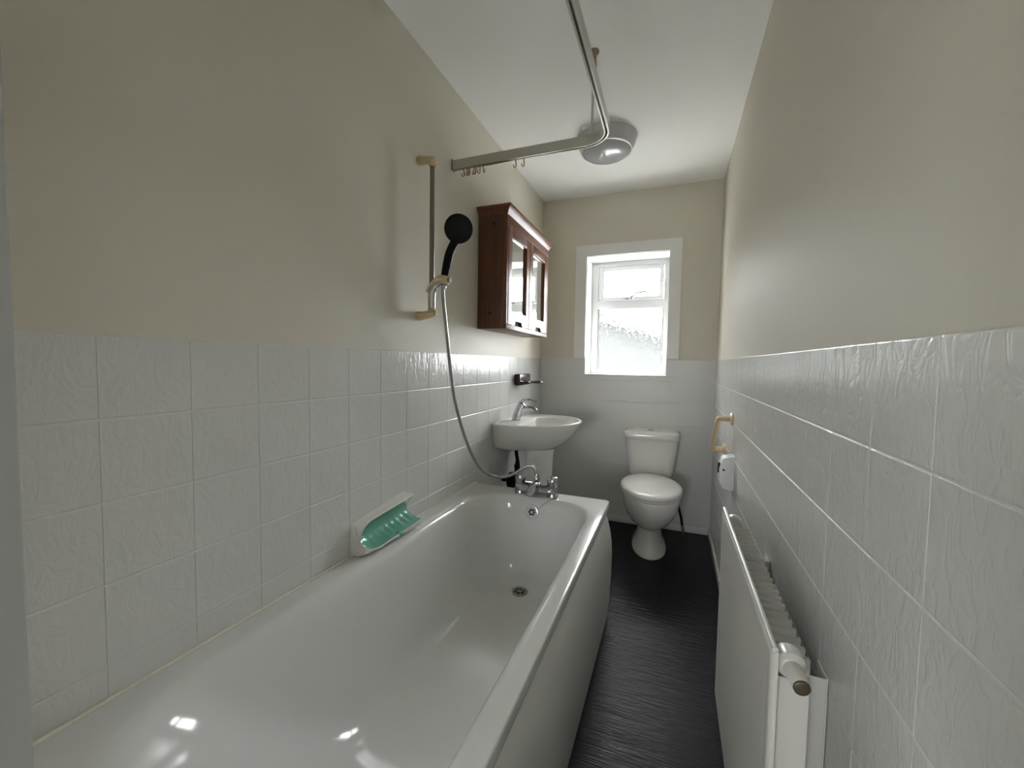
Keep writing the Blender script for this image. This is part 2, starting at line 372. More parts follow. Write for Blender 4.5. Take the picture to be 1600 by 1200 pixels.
# ------------------------------------------------------------------ outside: a neighbouring gable
SLATE = mat('grey_roof', (.20, .21, .21), .8, 0, .03); colour_noise(SLATE, (.024, .025, .025), (.042, .043, .042), (1, 1, 6), 3)
RENDERW = mat('dark_stone', (.031, .032, .031), .8, 0, .03, bump=((1, 1, 1), 40, 3, .2, .01))
BOUNCE_GROUND = mat('pale_bounce_ground', (.58, .58, .56), .9, bump=((1, 1, 1), 80, 3, .4, .02))  # ground out of view, made pale to throw daylight onto the ceiling
hs = thing('neighbouring_house', 'grey sloping roof seen blurred through the frosted lower window pane', 'building', (0, 9, -2.6))
bm = BM(); box(bm, (-6, 9.1, -2.6), (2.2, 14, .9)); obj('wall', bm, RENDERW, hs, smooth=False)
bm = BM(); prism(bm, [(-6.3, 3.78), (-6.3, 3.95), (2.5, 1.32), (2.5, 1.15)], 'y', 8.9, 14.2); obj('roof', bm, SLATE, hs, smooth=False)
bm = BM(); prism(bm, [(-6, .9), (-6, 3.68), (2.2, 1.22), (2.2, .9)], 'y', 9.1, 14); obj('gable', bm, RENDERW, hs, smooth=False)
bm = BM(); box(bm, (-40, 3.6, -2.7), (40, 60, -2.6)); o = struct(obj('ground', bm, BOUNCE_GROUND, smooth=False))

# ------------------------------------------------------------------ bath
ZR = .517; BX1 = .700; BY0, BY1 = Y0 + .006, 1.930
bath = thing('bathtub', 'long white bathtub along the left tiled wall', 'bathtub', (.35, 1.06, 0))
bm = BM()
lo = []
def L_(x0, x1, y0, y1, z, rs): lo.append(rrect(x0, x1, y0, y1, z, rs))
e = .0035
L_(e, BX1 - .012, BY0, BY1 - .010, .472, (.004, .004, .022, .004))
L_(e, BX1, BY0, BY1, .476, (.004, .004, .022, .004))
L_(e, BX1, BY0, BY1, ZR - .006, (.004, .004, .022, .004))
L_(e, BX1 - .002, BY0 + .002, BY1 - .002, ZR - .0015, (.004, .004, .021, .004))
L_(e + .001, BX1 - .006, BY0 + .006, BY1 - .006, ZR, (.004, .004, .02, .004))
L_(.055, .664, .300, 1.835, ZR, (.17, .17, .16, .20))
L_(.065, .656, .308, 1.828, ZR - .0015, (.17, .17, .16, .20))
L_(.077, .646, .322, 1.820, ZR - .0065, (.17, .17, .155, .20))
L_(.088, .637, .342, 1.812, ZR - .017, (.17, .17, .15, .195))
L_(.097, .629, .370, 1.806, ZR - .036, (.17, .17, .15, .19))
L_(.107, .620, .420, 1.799, ZR - .078, (.17, .17, .15, .185))
L_(.122, .606, .520, 1.785, ZR - .18, (.17, .17, .15, .18))
L_(.140, .590, .610, 1.770, ZR - .27, (.16, .16, .14, .17))
L_(.160, .572, .690, 1.752, ZR - .33, (.15, .15, .13, .15))
L_(.185, .548, .760, 1.730, ZR - .362, (.13, .13, .12, .13))
L_(.220, .515, .830, 1.700, ZR - .378, (.10, .10, .10, .10))
L_(.300, .430, 1.00, 1.60, ZR - .385, (.05, .05, .05, .05))
loft(bm, lo, False, True)
sh = obj('tub_shell', bm, ACRYLIC, bath, angle=80)
sd = sh.modifiers.new('subdivision', 'SUBSURF'); sd.levels = 1; sd.render_levels = 2
bm = BM()                                              # bowed side panel
prof = [(.668, .470), (.684, .470), (.692, .466), (.703, .44), (.713, .40), (.720, .35), (.723, .29), (.722, .20), (.718, .10), (.712, .02), (.711, .004), (.690, .002), (.680, .02), (.676, .4)]
sec = []
for y, k in ((BY0, 0), (BY0 + .3, 0), (1.2, 0), (1.80, 0), (1.865, 0), (1.882, -.004), (1.890, -.012)):
    sec.append([Vector((x + (k if i not in (0, 11, 12, 13) else 0), y, z)) for i, (x, z) in enumerate(prof)])
loft(bm, sec); obj('side_panel', bm, PANELW, bath, angle=50)
bm = BM(); box(bm, (.02, BY1 - .06, .0), (.672, BY1 - .04, .474)); obj('end_panel', bm, PANELW, bath, smooth=False)
bm = BM(); tube(bm, [(.0045, BY0, ZR + .001), (.0045, 1.0, ZR + .001), (.0045, BY1, ZR + .001)], .004, 8); obj('sealant_bead', bm, SEAL, bath)
bm = BM(); oc, on = (.362, 1.7945, .456), Vector((0, -1, .18))
lathe(bm, oc, on, [(.0, .004), (.010, .0045), (.020, .004), (.026, .005), (.031, .0035), (.032, 0), (.032, -.006), (0, -.006)], 28); ov = obj('overflow_plate', bm, mat('pale_plated_cover', (.74, .74, .75), .2, .5), bath)
bm = BM(); a_, b_ = frame_for(on)
for k in range(6):
    q = Vector(oc) + (a_ * math.cos(k * PI / 3) + b_ * math.sin(k * PI / 3)) * .0115
    lathe(bm, q, on, [(.0, .0058), (.0052, .0058), (.0052, .003), (0, .003)], 10)
obj('overflow_hole', bm, DARK, ov)
bm = BM(); dc = (.353, 1.668, ZR - .3765)
lathe(bm, dc, (0, 0, 1), [(0, -.004), (.034, -.004), (.036, .001), (.034, .004), (.028, .003), (.025, -.001), (0, -.001)], 32); dr = obj('plughole', bm, DULLM, bath)
bm = BM(); lathe(bm, dc, (0, 0, 1), [(0, .0012), (.024, .0012), (.024, -.001), (0, -.001)], 28); dk = obj('waste_hole', bm, DARK, dr)
bm = BM()
for a in (0, PI / 3, 2 * PI / 3):
    d = Vector((math.cos(a), math.sin(a), 0)) * .024; c = Vector(dc) + Vector((0, 0, .0018)); tube(bm, [c - d, c + d], .0022, 6)
lathe(bm, Vector(dc), (0, 0, 1), [(0, .003), (.007, .003), (.008, .001), (0, .001)], 14)
obj('waste_grid', bm, DULLM, dr)
bm = BM()                                               # ball chain from the deck to the overflow
ch = catmull([(.466, 1.845, ZR + .003), (.452, 1.828, ZR + .001), (.430, 1.815, ZR - .008), (.400, 1.800, ZR - .035), (.376, 1.788, .458)], 14)
for p in ch: lathe(bm, p, (0, 0, 1), [(.0, -.0019), (.0019, 0), (.0, .0019)], 6)
tube(bm, ch, .0008, 5); obj('plug_chain', bm, DULLM, bath)

# ------------------------------------------------------------------ bath mixer tap on the far rim
mx = thing('bath_mixer_tap', 'chrome shower mixer tap on the far rim of the bathtub', 'tap', (.357, 1.872, ZR))
MYC = 1.872; XA, XB = .275, .438
bm = BM()
sec = []
for x, hy, h0, h1 in ((XA - .026, .012, .002, .03), (XA - .02, .027, 0, .045), (XA + .02, .030, 0, .054), (.325, .027, .0, .046), (.357, .029, .0, .056), (.39, .027, .0, .046), (XB - .02, .030, 0, .054), (XB + .02, .027, 0, .045), (XB + .026, .012, .002, .03)):
    sec.append([Vector((x, MYC + hy * math.cos(t), ZR + (h0 + h1) / 2 + (h1 - h0) / 2 * math.sin(t))) for t in [2 * PI * k / 16 for k in range(16)]])
loft(bm, sec); obj('body', bm, CHROME, mx, angle=70)
for x in (XA, XB):
    bm = BM(); lathe(bm, (x, MYC, ZR), (0, 0, 1), [(.0, 0), (.029, 0), (.029, .006), (.0265, .012), (.0255, .045), (0, .045)], 24); obj('pillar', bm, CHROME, mx)
    bm = BM(); lathe(bm, (x, MYC, ZR + .045), (0, 0, 1), [(.0, .0), (.024, 0), (.0265, .006), (.027, .03), (.025, .044), (.020, .049), (.010, .051), (0, .051)], 24)
    k = obj('tap_head', bm, CHROME, mx)
bm = BM(); tube(bm, catmull([(.357, MYC + .008, ZR + .030), (.356, MYC - .012, ZR + .046), (.352, MYC - .040, ZR + .042), (.348, MYC - .066, ZR + .022), (.347, MYC - .074, ZR + .010)], 6), [(.016 + .005 * math.sin(i / 24 * PI)) for i in range(25)], 16); obj('spout', bm, CHROME, mx, angle=70)
bm = BM(); lathe(bm, (.357, MYC + .004, ZR + .042), (0, 0, 1), [(0, 0), (.015, 0), (.015, .012), (.010, .016), (.010, .024), (.014, .028), (.0145, .040), (.011, .045), (0, .046)], 20); obj('diverter_knob', bm, CHROME, mx)
bm = BM(); tube(bm, [(.335, MYC + .004, ZR + .056), (.300, MYC - .004, ZR + .058)], [.009, .007], 12); obj('diverter_lever', bm, CHROME, mx)

# ------------------------------------------------------------------ shower slide bar, handset and hose
RY = 1.406
bar = thing('shower_slide_bar', 'upright shower slide bar with yellowed cream brackets on the left wall', 'shower rail', (0, RY, 1.62))
bm = BM(); tube(bm, [(.058, RY, 1.35), (.058, RY, 1.6), (.058, RY, 1.928)], .0095, 14); obj('bar', bm, mat('tarnished_chrome', (.26, .24, .20), .38, 1), bar)
def bracket(zc, up):
    bm = BM(); sec = []
    for x, ry, rz, dz in ((-.003, .020, .017, 0), (.004, .021, .0185, 0), (.02, .0185, .0165, .001 * up), (.042, .0175, .0155, .004 * up), (.062, .017, .015, .007 * up), (.074, .013, .011, .009 * up), (.079, .005, .005, .01 * up)):
        sec.append([Vector((x, RY + ry * math.cos(t), zc + dz + rz * math.sin(t))) for t in [2 * PI * k / 20 for k in range(20)]])
    loft(bm, sec)
    lathe(bm, (.058, RY, zc + .004 * up), (0, 0, up), [(0, 0), (.0155, 0), (.0150, .022), (.0125, .026), (0, .026)], 18)
    return bm
obj('bracket', bracket(1.934, -1), CREAMP, bar, angle=60); obj('bracket', bracket(1.331, 1), CREAMP, bar, angle=60)
hd = thing('handset_holder', 'cream clamp and chrome arm holding the handset, low on the slide bar', 'shower holder', (.058, RY, 1.40))
bm = BM(); tube(bm, catmull([(.058, RY, 1.360), (.058, RY, 1.400), (.062, RY, 1.425), (.078, RY, 1.446), (.098, RY, 1.460)], 6), [(.0155, .0155)] * 12 + [(.0145, .0145)] * 6 + [(.012, .012)] * 7, 16); obj('slider_arm', bm, mat('satin_grey_chrome', (.62, .62, .64), .22, 1), hd, angle=70)
bm = BM(); tube(bm, catmull([(.044, RY - .004, 1.424), (.060, RY - .004, 1.446), (.082, RY - .004, 1.466), (.104, RY - .004, 1.473), (.120, RY - .004, 1.470)], 6), [(.016, .006)] * 4 + [(.017, .008)] * 12 + [(.019, .012)] * 9, 16)
lathe(bm, (.117, 1.402, 1.448), (0.06, .02, .3), [(0.0, 0), (.0155, 0), (.0185, .030), (.0175, .032), (0, .032)], 20); obj('clamp', bm, CREAMP, hd, angle=50)
bm = BM(); tube(bm, [(.128, RY - .002, 1.467), (.144, RY - .002, 1.465)], [.0125, .0115], 14); obj('clamp_knob', bm, mat('brown_knob_plastic', (.20, .16, .10), .4), hd)
hs_ = thing('shower_handset', 'black handheld shower head standing in the slide bar holder', 'shower head', (.117, 1.40, 1.46))
bm = BM(); hp = catmull([(.1165, 1.402, 1.446), (.119, 1.403, 1.484), (.1245, 1.406, 1.52), (.133, 1.411, 1.565), (.146, 1.418, 1.602), (.160, 1.424, 1.630)], 6)
tube(bm, hp, [.0125 + .0032 * math.sin(i / (len(hp) - 1) * PI * .9) + .002 * i / len(hp) for i in range(len(hp))], 18); obj('handle', bm, BLACKP, hs_, angle=70)
bm = BM(); hn = Vector((.45, -.84, -.30)).normalized(); hc = Vector((.174, 1.408, 1.656))
lathe(bm, hc, hn, [(0, -.026), (.018, -.025), (.034, -.018), (.047, -.006), (.0535, .004), (.054, .010), (.051, .0135), (.048, .0135), (0, .0125)], 40); hh = obj('spray_head', bm, BLACKP, hs_, angle=50)
bm = BM(); a_, b_ = frame_for(hn)
for rr, n in ((.012, 6), (.024, 12), (.036, 18)):
    for k in range(n):
        q = hc + hn * .0125 + (a_ * math.cos(2 * PI * k / n) + b_ * math.sin(2 * PI * k / n)) * rr; lathe(bm, q, hn, [(0, .002), (.0012, .002), (.0018, -.001), (0, -.001)], 6)
obj('spray_nozzle', bm, mat('soft_black_rubber', (.012, .012, .013), .6), hh)
hose_pts = [(.1155, 1.401, 1.447), (.112, 1.401, 1.425), (.106, 1.42, 1.364), (.096, 1.47, 1.216), (.084, 1.52, 1.084), (.081, 1.56, .977), (.084, 1.62, .852), (.096, 1.68, .740), (.124, 1.74, .646), (.174, 1.80, .599), (.234, 1.835, .604), (.283, 1.86, .635), (.316, 1.87, .652), (.344, 1.875, .640), (.356, 1.876, .603)]
hose = thing('shower_hose', 'ribbed steel hose looping from the handset down to the bath mixer', 'hose', (.084, 1.56, .95))
path = catmull(hose_pts, 40); pts = [path[0]]                      # even ribs
acc = 0
for a, b in zip(path, path[1:]):
    acc += (b - a).length
    if acc > .0021: pts.append(b); acc = 0
bm = BM(); tube(bm, pts, [.0078 if i % 2 else .0066 for i in range(len(pts))], 10); obj('ribbed_tube', bm, HOSEM, hose, angle=80)
bm = BM(); lathe(bm, (.1155, 1.401, 1.449), (-.05, 0, -1), [(0, 0), (.010, 0), (.0105, .014), (.008, .018), (0, .018)], 14); obj('hose_nut', bm, CHROME, hose)
bm = BM(); lathe(bm, (.357, 1.876, .600), (-.1, 0, 1), [(0, 0), (.010, 0), (.0105, .014), (.008, .020), (0, .02)], 14); obj('hose_nut', bm, CHROME, hose)

# ------------------------------------------------------------------ curtain rail and hooks
rail = thing('shower_curtain_rail', 'L-shaped aluminium curtain rail hung above the bathtub', 'curtain rail', (0, 1.668, 2.03))
RZ0, RZ1, RXC, RYC, RR = 2.011, 2.051, .694, 1.668, .095
cpath = [(0.0, RYC, RZ0), (.2, RYC, RZ0), (.4, RYC, RZ0)]
for k in range(0, 13):
    t = PI / 2 - k / 12 * PI / 2; cpath.append((RXC - RR + RR * math.cos(t), RYC - RR + RR * math.sin(t), RZ0))
cpath += [(RXC, 1.2, RZ0), (RXC, .8, RZ0), (RXC, Y0, RZ0)]
hw, t_, h = .0095, .0018, RZ1 - RZ0                              # C channel open below
chan = [(-hw, 0), (-hw, h), (hw, h), (hw, 0), (.0035, 0), (.0035, .003), (hw - t_, .003), (hw - t_, h - t_), (-hw + t_, h - t_), (-hw + t_, .003), (-.0035, .003), (-.0035, 0)]
bm = BM(); sweep(bm, cpath, chan); obj('channel', bm, ALU, rail, angle=30)
bm = BM(); box(bm, (-.002, RYC - .013, RZ0 - .003), (.004, RYC + .013, RZ1 + .004), .001); obj('wall_socket', bm, DULLM, rail)
bm = BM(); tube(bm, [(.623, RYC, RZ1 - .002), (.623, RYC, 2.29)], .0055, 12); obj('ceiling_rod', bm, ALU, rail)
bm = BM(); lathe(bm, (.623, RYC, ROOM_H), (0, 0, -1), [(0, -.001), (.020, -.001), (.020, .005), (.012, .010), (.0105, .03), (.0125, .055), (.009, .085), (0, .085)], 20); obj('ceiling_flange', bm, mat('brownish_metal', (.30, .25, .17), .4, .8), rail)
bm = BM(); box(bm, (.612, RYC - .011, RZ1 - .001), (.634, RYC + .011, RZ1 + .012), .002); obj('rod_clip', bm, ALU, rail)

def hook_mesh():
    bm = BM(); box(bm, (-.004, -.0028, 0), (.004, .0028, .007), .001)
    tube(bm, catmull([(0, 0, .001), (.0005, 0, -.010), (.0015, 0, -.020), (.0005, 0, -.027), (-.0045, 0, -.029), (-.0085, 0, -.024), (-.0095, 0, -.016)], 5), [(.0028, .003)] * 10 + [(.002, .0024)] * 21, 8)
    return bm
hook_x = [.0545, .0695, .0765, .0835, .108, .1175, .135, .150, .3025, .338]
hook_lab = ['curtain hook nearest the wall end of the rail, hanging a little apart', 'second curtain hook from the wall end, first of the tight cluster of three', 'third curtain hook from the wall end, middle of the tight cluster of three',
    'fourth curtain hook from the wall end, last of the tight cluster of three', 'fifth curtain hook from the wall end, tilted left one of the tilted pair', 'sixth curtain hook from the wall end, tilted right one of the tilted pair',
    'seventh curtain hook from the wall end, left of the upright pair', 'eighth curtain hook from the wall end, last before the wide gap',
    'left of the two lone curtain hooks halfway along the rail', 'right of the two lone curtain hooks halfway along the rail']
h0 = None
for i, (x, lab) in enumerate(zip(hook_x, hook_lab)):
    if h0 is None: o = h0 = obj('curtain_hook', hook_mesh(), BROWNHOOK)
    else: o = h0.copy(); COL.objects.link(o)
    o.location = (x, RYC, RZ0 - .0045); o.rotation_euler = ((0, .06, -.05, .08, .35, .4, -.1, .05, 0, .05)[i] * .4, (.0, .05, -.04, .04, -.25, -.3, .05, .12, 0, -.03)[i], (.0, .9, 2.4, .5, 2.9, 2.6, .4, 2.8, .1, .2)[i])
    tag(o, lab, 'curtain hook', 'curtain hooks on the rail')

# ------------------------------------------------------------------ ceiling light
LC = (.576, 2.312)
lamp = thing('ceiling_light', 'round grey drum ceiling light with a domed diffuser', 'ceiling light', (*LC, ROOM_H))
bm = BM(); lathe(bm, (*LC, ROOM_H), (0, 0, -1), [(0, -.001), (.150, -.001), (.157, .004), (.158, .010), (.150, .040), (.137, .064), (.130, .068), (0, .066)], 72); obj('base_ring', bm, LAMPB, lamp, angle=35)
bm = BM(); lathe(bm, (*LC, ROOM_H - .064), (0, 0, -1), [(.1315, -.002), (.1360, .002), (.1355, .008), (.1300, .0085), (.1285, .0)], 72); obj('trim_ring', bm, mat('silver_trim', (.85, .85, .86), .12, .2), lamp)
bm = BM(); lathe(bm, (*LC, ROOM_H - .064), (0, 0, -1), [(0, -.002), (.130, -.002), (.1295, .008), (.122, .018), (.105, .028), (.08, .036), (.05, .041), (.022, .0435), (0, .044)], 72); obj('diffuser', bm, LAMPD, lamp, angle=80)

# ------------------------------------------------------------------ mirrored wall cabinet
cab = thing('bathroom_cabinet', 'dark red stained wooden wall cabinet with two mirrored doors', 'cabinet', (0, 2.295, 1.323))
CY0, CY1, CZ0, CZ1, CX = 1.934, 2.655, 1.323, 1.905, .142
bm = BM(); box(bm, (0, CY0, CZ0), (CX, CY0 + .018, CZ1), .0015); sp = obj('side_panel', bm, WOOD, cab)
bm = BM(); box(bm, (0, CY1 - .018, CZ0), (CX, CY1, CZ1), .0015); obj('side_panel', bm, WOOD, cab)
for y, z in ((.085, 1.852), (.070, 1.40)):
    bm = BM(); lathe(bm, (y, CY0 - .0003, z), (0, -1, .0), [(0, .0006), (.007, .0006), (.009, 0), (0, -.0005)], 16); obj('wood_knot', bm, KNOT, sp)
bm = BM(); box(bm, (0, CY0 + .018, CZ0), (CX, CY1 - .018, CZ0 + .016), .001); obj('bottom_panel', bm, WOODH, cab)
bm = BM(); box(bm, (0, CY0 + .018, CZ0 + .016), (.008, CY1 - .018, CZ1)); obj('back_panel', bm, WOOD, cab, smooth=False)
bm = BM(); box(bm, (CX, CY0, CZ0), (CX + .018, CY1, 1.346), .0015); box(bm, (CX, CY0, 1.850), (CX + .018, CY1, CZ1), .0015)
box(bm, (CX, CY0, 1.346), (CX + .018, CY0 + .012, 1.850), .001); box(bm, (CX, CY1 - .012, 1.346), (CX + .018, CY1, 1.850), .001); obj('face_frame', bm, WOODH, cab)
bm = BM()                                              # flared cornice
def corn(x, g, z): return [Vector((0, CY0 - g, z)), Vector((x, CY0 - g, z)), Vector((x, CY1 + g, z)), Vector((0, CY1 + g, z))]
loft(bm, [corn(.160, .0, 1.893), corn(.163, .003, 1.897), corn(.168, .008, 1.908), corn(.178, .018, 1.919), corn(.186, .026, 1.923), corn(.187, .027, 1.931), corn(.185, .025, 1.935)])
obj('cornice', bm, WOODH, cab, angle=25)
for ya, yb_, ma, mb in ((CY0 + .014, 2.274, 2.003, 2.228), (2.277, CY1 - .014, 2.342, 2.577)):
    d = thing('tmp', '', '', (0, 0, 0)); bpy.data.objects.remove(d)
    bm = BM(); xf0, xf1 = CX + .001, CX + .0195; z0, z1, mz0, mz1 = 1.348, 1.848, 1.418, 1.794
    yc = (ya + yb_) / 2
    box(bm, (xf0, ya, z0), (xf1, ma, z1), .0012); box(bm, (xf0, mb, z0), (xf1, yb_, z1), .0012)
    box(bm, (xf0, ma, mz1), (xf1, mb, z1), .0008)
    poly = [(ma, mz0), (mb, mz0), (mb, z0), (yc + .062, z0), (yc + .046, z0 + .024), (yc - .046, z0 + .024), (yc - .062, z0), (ma, z0)]
    prism(bm, poly, 'x', xf0, xf1 - .0005)
    door = obj('door', bm, WOODH, cab, angle=30)
    bm = BM(); box(bm, (CX + .004, ma - .004, mz0 - .004), (CX + .0075, mb + .004, mz1 + .004)); obj('mirror', bm, MIRROR, door, smooth=False)
    bm = BM(); prism(bm, [(yc + .066, z0 - .003), (yc + .05, z0 + .028), (yc - .05, z0 + .028), (yc - .066, z0 - .003)], 'x', CX + .002, CX + .006); obj('finger_pull', bm, DARK, door, smooth=False)

# ------------------------------------------------------------------ brown tumbler holder
th = thing('tumbler_holder', 'glossy dark brown tumbler holder on the tiles above the washbasin', 'holder', (0, 2.60, 1.03))
bm = BM(); box(bm, (0, 2.475, 1.004), (.040, 2.690, 1.078), .008, 3); obj('wall_block', bm, DARKB, th)
bm = BM(); box(bm, (.036, 2.50, 1.017), (.092, 2.665, 1.030), .004)
ringp = [(.110 + .040 * math.cos(t), 2.60 + .052 * math.sin(t), 1.025) for t in [2 * PI * k / 28 for k in range(29)]]
tube(bm, ringp, .0065, 10, False); obj('cup_ring', bm, DARKB, th)

# ------------------------------------------------------------------ washbasin, pedestal, tap, trap
BYC = 2.345
basin = thing('washbasin', 'white ceramic pedestal washbasin on the left wall past the bathtub', 'washbasin', (.2, BYC, 0))
def outline(s=1., sx=1., inset=0., z=.8, xmin=0., tilt=.026, sw=None):
    out = []
    n = 30
    for k in range(n + 1):                             # front half ellipse, right side to left side
        t = -PI / 2 + PI * k / n
        x = .205 + (.262 - inset) * math.cos(t); y = (.272 - inset) * math.sin(t); out.append((x, y))
    for k in range(1, 9):                              # far side back to the wall
        f = k / 8; out.append((.205 * (1 - f) + inset * f, .272 - inset - (.052) * f ** 1.7))
    for k in range(1, 12): out.append((inset, (.22 - inset) * (1 - 2 * k / 12)))
    for k in range(8, 0, -1):
        f = k / 8; out.append((.205 * (1 - f) + inset * f, -(.272 - inset - .052 * f ** 1.7)))
    r = []
    for x, y in out:
        if xmin: x = xmin + (x - inset) * (.467 - inset - xmin) / (.467 - 2 * inset)
        X = x * sx; se = s if sw is None else s + (sw - s) * max(0, 1 - X / .16) ** .7
        r.append(Vector((max(X, .0005), BYC + y * se, z + tilt * x)))
    return r
bm = BM(); ZB = .806; TL = .022
loops = [outline(.36, .42, z=.657, tilt=-.05, sw=.74), outline(.50, .54, z=.661, tilt=-.05, sw=.80), outline(.62, .68, z=.671, tilt=-.05, sw=.86), outline(.75, .80, z=.694, tilt=-.025, sw=.90), outline(.87, .90, z=.730, tilt=.004, sw=.945), outline(.95, .962, z=.770, tilt=.012, sw=.975), outline(.988, .99, z=.792, tilt=.018),
         outline(1, 1, z=ZB - .006, tilt=TL), outline(1, 1, .002, ZB - .001, tilt=TL), outline(1, 1, .005, ZB, tilt=TL), outline(1, 1, .016, ZB, tilt=TL), outline(1, 1, .019, ZB - .002, tilt=TL), outline(1, 1, .021, ZB - .007, tilt=TL),
         outline(1, 1, .024, ZB - .010, tilt=TL)]
R_ = loft(bm, loops, True, False)
inner = [outline(.97, 1, .03, ZB - .010, .130, TL), outline(.955, .995, .033, ZB - .014, .137, TL), outline(.93, .98, .038, ZB - .030, .145, .01), outline(.84, .93, .045, .735, .16, 0), outline(.62, .83, .06, .690, .19, 0), outline(.30, .68, .08, .672, .235, 0)]
R2 = loft(bm, inner, False, True)
ring_faces(bm, R_[-1], R2[0])
bo = obj('bowl', bm, CERAMIC, basin, angle=75)
bm = BM(); lathe(bm, (.30, BYC, .672), (0, 0, 1), [(0, .0), (.022, 0), (.024, .002), (.021, .004), (0, .002)], 20); obj('basin_waste', bm, CHROME, basin)
bm = BM(); sec = []
for z, rx, ry, cx in ((.648, .105, .100, .205), (.60, .102, .096, .203), (.52, .097, .090, .203), (.40, .094, .086, .204), (.25, .094, .086, .204), (.12, .098, .092, .204), (.04, .106, .104, .206), (.0, .110, .108, .206)):
    lp = []
    for k in range(33):
        t = -PI / 2 - .35 + (PI + .7) * k / 32; lp.append(Vector((cx + rx * math.cos(t), BYC + ry * math.sin(t), z)))
    for k in range(32, -1, -1):
        t = -PI / 2 - .35 + (PI + .7) * k / 32; lp.append(Vector((cx + (rx - .012) * math.cos(t), BYC + (ry - .012) * math.sin(t), z)))
    sec.append(lp)
loft(bm, sec); obj('pedestal', bm, CERAMIC, basin, angle=60)

tp = thing('basin_tap', 'chrome single lever mixer tap standing on the washbasin', 'tap', (.068, BYC, ZB - .006))
bm = BM(); tube(bm, catmull([(.066, BYC, ZB - .009), (.070, BYC, .815), (.081, BYC, .845), (.094, BYC, .875), (.106, BYC, .902), (.112, BYC, .912)], 5), [.0265] * 5 + [.026] * 8 + [.0255] * 8 + [.024, .021, .016, .010, .003], 20); obj('body', bm, CHROME, tp, angle=70)
bm = BM(); lathe(bm, (.066, BYC, ZB - .0075), (0, 0, 1), [(0, 0), (.028, 0), (.028, .005), (.025, .008), (0, .008)], 24); obj('base_ring', bm, CHROME, tp)
bm = BM(); tube(bm, catmull([(.084, BYC, .838), (.105, BYC, .862), (.130, BYC, .876), (.160, BYC, .878), (.186, BYC, .870), (.192, BYC, .863)], 5), [(.020, .018)] * 8 + [(.0165, .0145)] * 8 + [(.0145, .013)] * 10, 16); obj('spout', bm, CHROME, tp, angle=70)
bm = BM(); tube(bm, catmull([(.096, BYC, .908), (.112, BYC, .922), (.140, BYC, .928), (.170, BYC, .926), (.194, BYC, .918)], 5), [(.018, .010)] * 6 + [(.015, .0075)] * 8 + [(.011, .0055)] * 7, 14); obj('lever', bm, CHROME, tp, angle=70)

tr = thing('basin_waste_trap', 'black plastic waste trap and pipe behind the washbasin pedestal', 'pipe', (.10, 2.36, .45))
bm = BM(); tube(bm, catmull([(.088, 2.30, .655), (.092, 2.298, .60), (.098, 2.298, .57), (.098, 2.298, .52), (.086, 2.298, .455), (.08, 2.30, .40)], 6), [.011] * 14 + [.014] * 17, 14); obj('down_pipe', bm, BLACKP, tr, angle=70)
bm = BM(); lathe(bm, (.066, 2.30, .400), (0, 0, 1), [(0, 0), (.03, 0), (.036, .012), (.036, .055), (.030, .07), (.018, .085), (0, .085)], 22); obj('trap_bottle', bm, BLACKP, tr)
bm = BM(); lathe(bm, (.097, 2.298, .515), (0, 0, 1), [(0, 0), (.017, 0), (.018, .012), (.016, .026), (0, .026)], 14); obj('compression_nut', bm, BLACKP, tr)
bm = BM(); tube(bm, [(.050, 2.30, .44), (.0025, 2.30, .44)], .016, 14); obj('wall_pipe', bm, BLACKP, tr)

# ------------------------------------------------------------------ soap dish on the left tiles
sdsh = thing('soap_dish', 'white ceramic soap dish with green glazed tray, on the tiles above the bathtub rim', 'soap dish', (0, 1.17, .56))
SY0, SY1 = 1.028, 1.312; NY = 44
def dish(s):                                            # inner C section at fraction s along the wall
    f = min(1, max(.0, s - .0) / .24); e = math.sqrt(max(0, 1 - (1 - f) ** 2))
    tz = .036 * s                                       # the shell climbs to the right
    zc = .565 + tz * .55
    top = Vector((.030 + .012 * s, 0, zc + (.046 + .004 * s) * e)); bot = Vector((.062 + .014 * s, 0, zc - (.036 - .002 * s) * e)); back = Vector((.012, 0, zc - .004 * e))
    front = Vector((.036, 0, zc))
    pts = []
    for k in range(13):
        t = k / 12; p = (1 - t) ** 2 * top + 2 * t * (1 - t) * (2 * back - .5 * top - .5 * bot) + t * t * bot
        p = Vector((front.x + (p.x - front.x) * e, 0, p.z)); pts.append(Vector((p.x, SY0 + (SY1 - SY0) * s, p.z)))
    return pts, zc, e
bm = BM(); rows = []
for i in range(NY + 1):
    s = i / NY; pts, zc, e = dish(s); row = []
    for k, p in enumerate(pts):
        w = max(0, math.sin((k - 6.2) / 5.2 * PI)) if 6.2 < k < 11.4 else 0
        rp = .0042 * w * max(0, math.sin(s * 2 * PI * 10)) * e; row.append(p + Vector((0, 0, rp)))
    rows.append(row)
loft(bm, rows, False, False, closed=False)
tray = obj('glazed_tray', bm, GREEN, sdsh, angle=80); tray['label'] = 'green glazed ribbed tray'
bm = BM(); rows = []
for i in range(NY + 1):
    s = i / NY; pts, zc, e = dish(s); y = pts[0].y; a, b = pts[0], pts[-1]
    zt, zb = .619 + .030 * s, .520 + .004 * s
    rows.append([a + Vector((-.0002, 0, .0)), a + Vector((.003, 0, .003)), a + Vector((-.001, 0, .008)), Vector((.018, y, zt - .004 + .001)), Vector((.006, y, zt)), Vector((0, y, zt + .001)),
                 Vector((0, y, zb - .002)), Vector((.03, y, zb - .001)), Vector((b.x - .004, y, min(b.z - .007, zb + .004))), b + Vector((.003, 0, -.004)), b + Vector((.0015, 0, .001))])
first = [Vector((p.x * .75, SY0 + .002, p.z)) for p in rows[0]]; first2 = [Vector((p.x * .35, SY0 - .004, .57 + (p.z - .57) * .95)) for p in rows[0]]
loft(bm, [first2, first] + rows, True, False, closed=False)
bm2 = bm
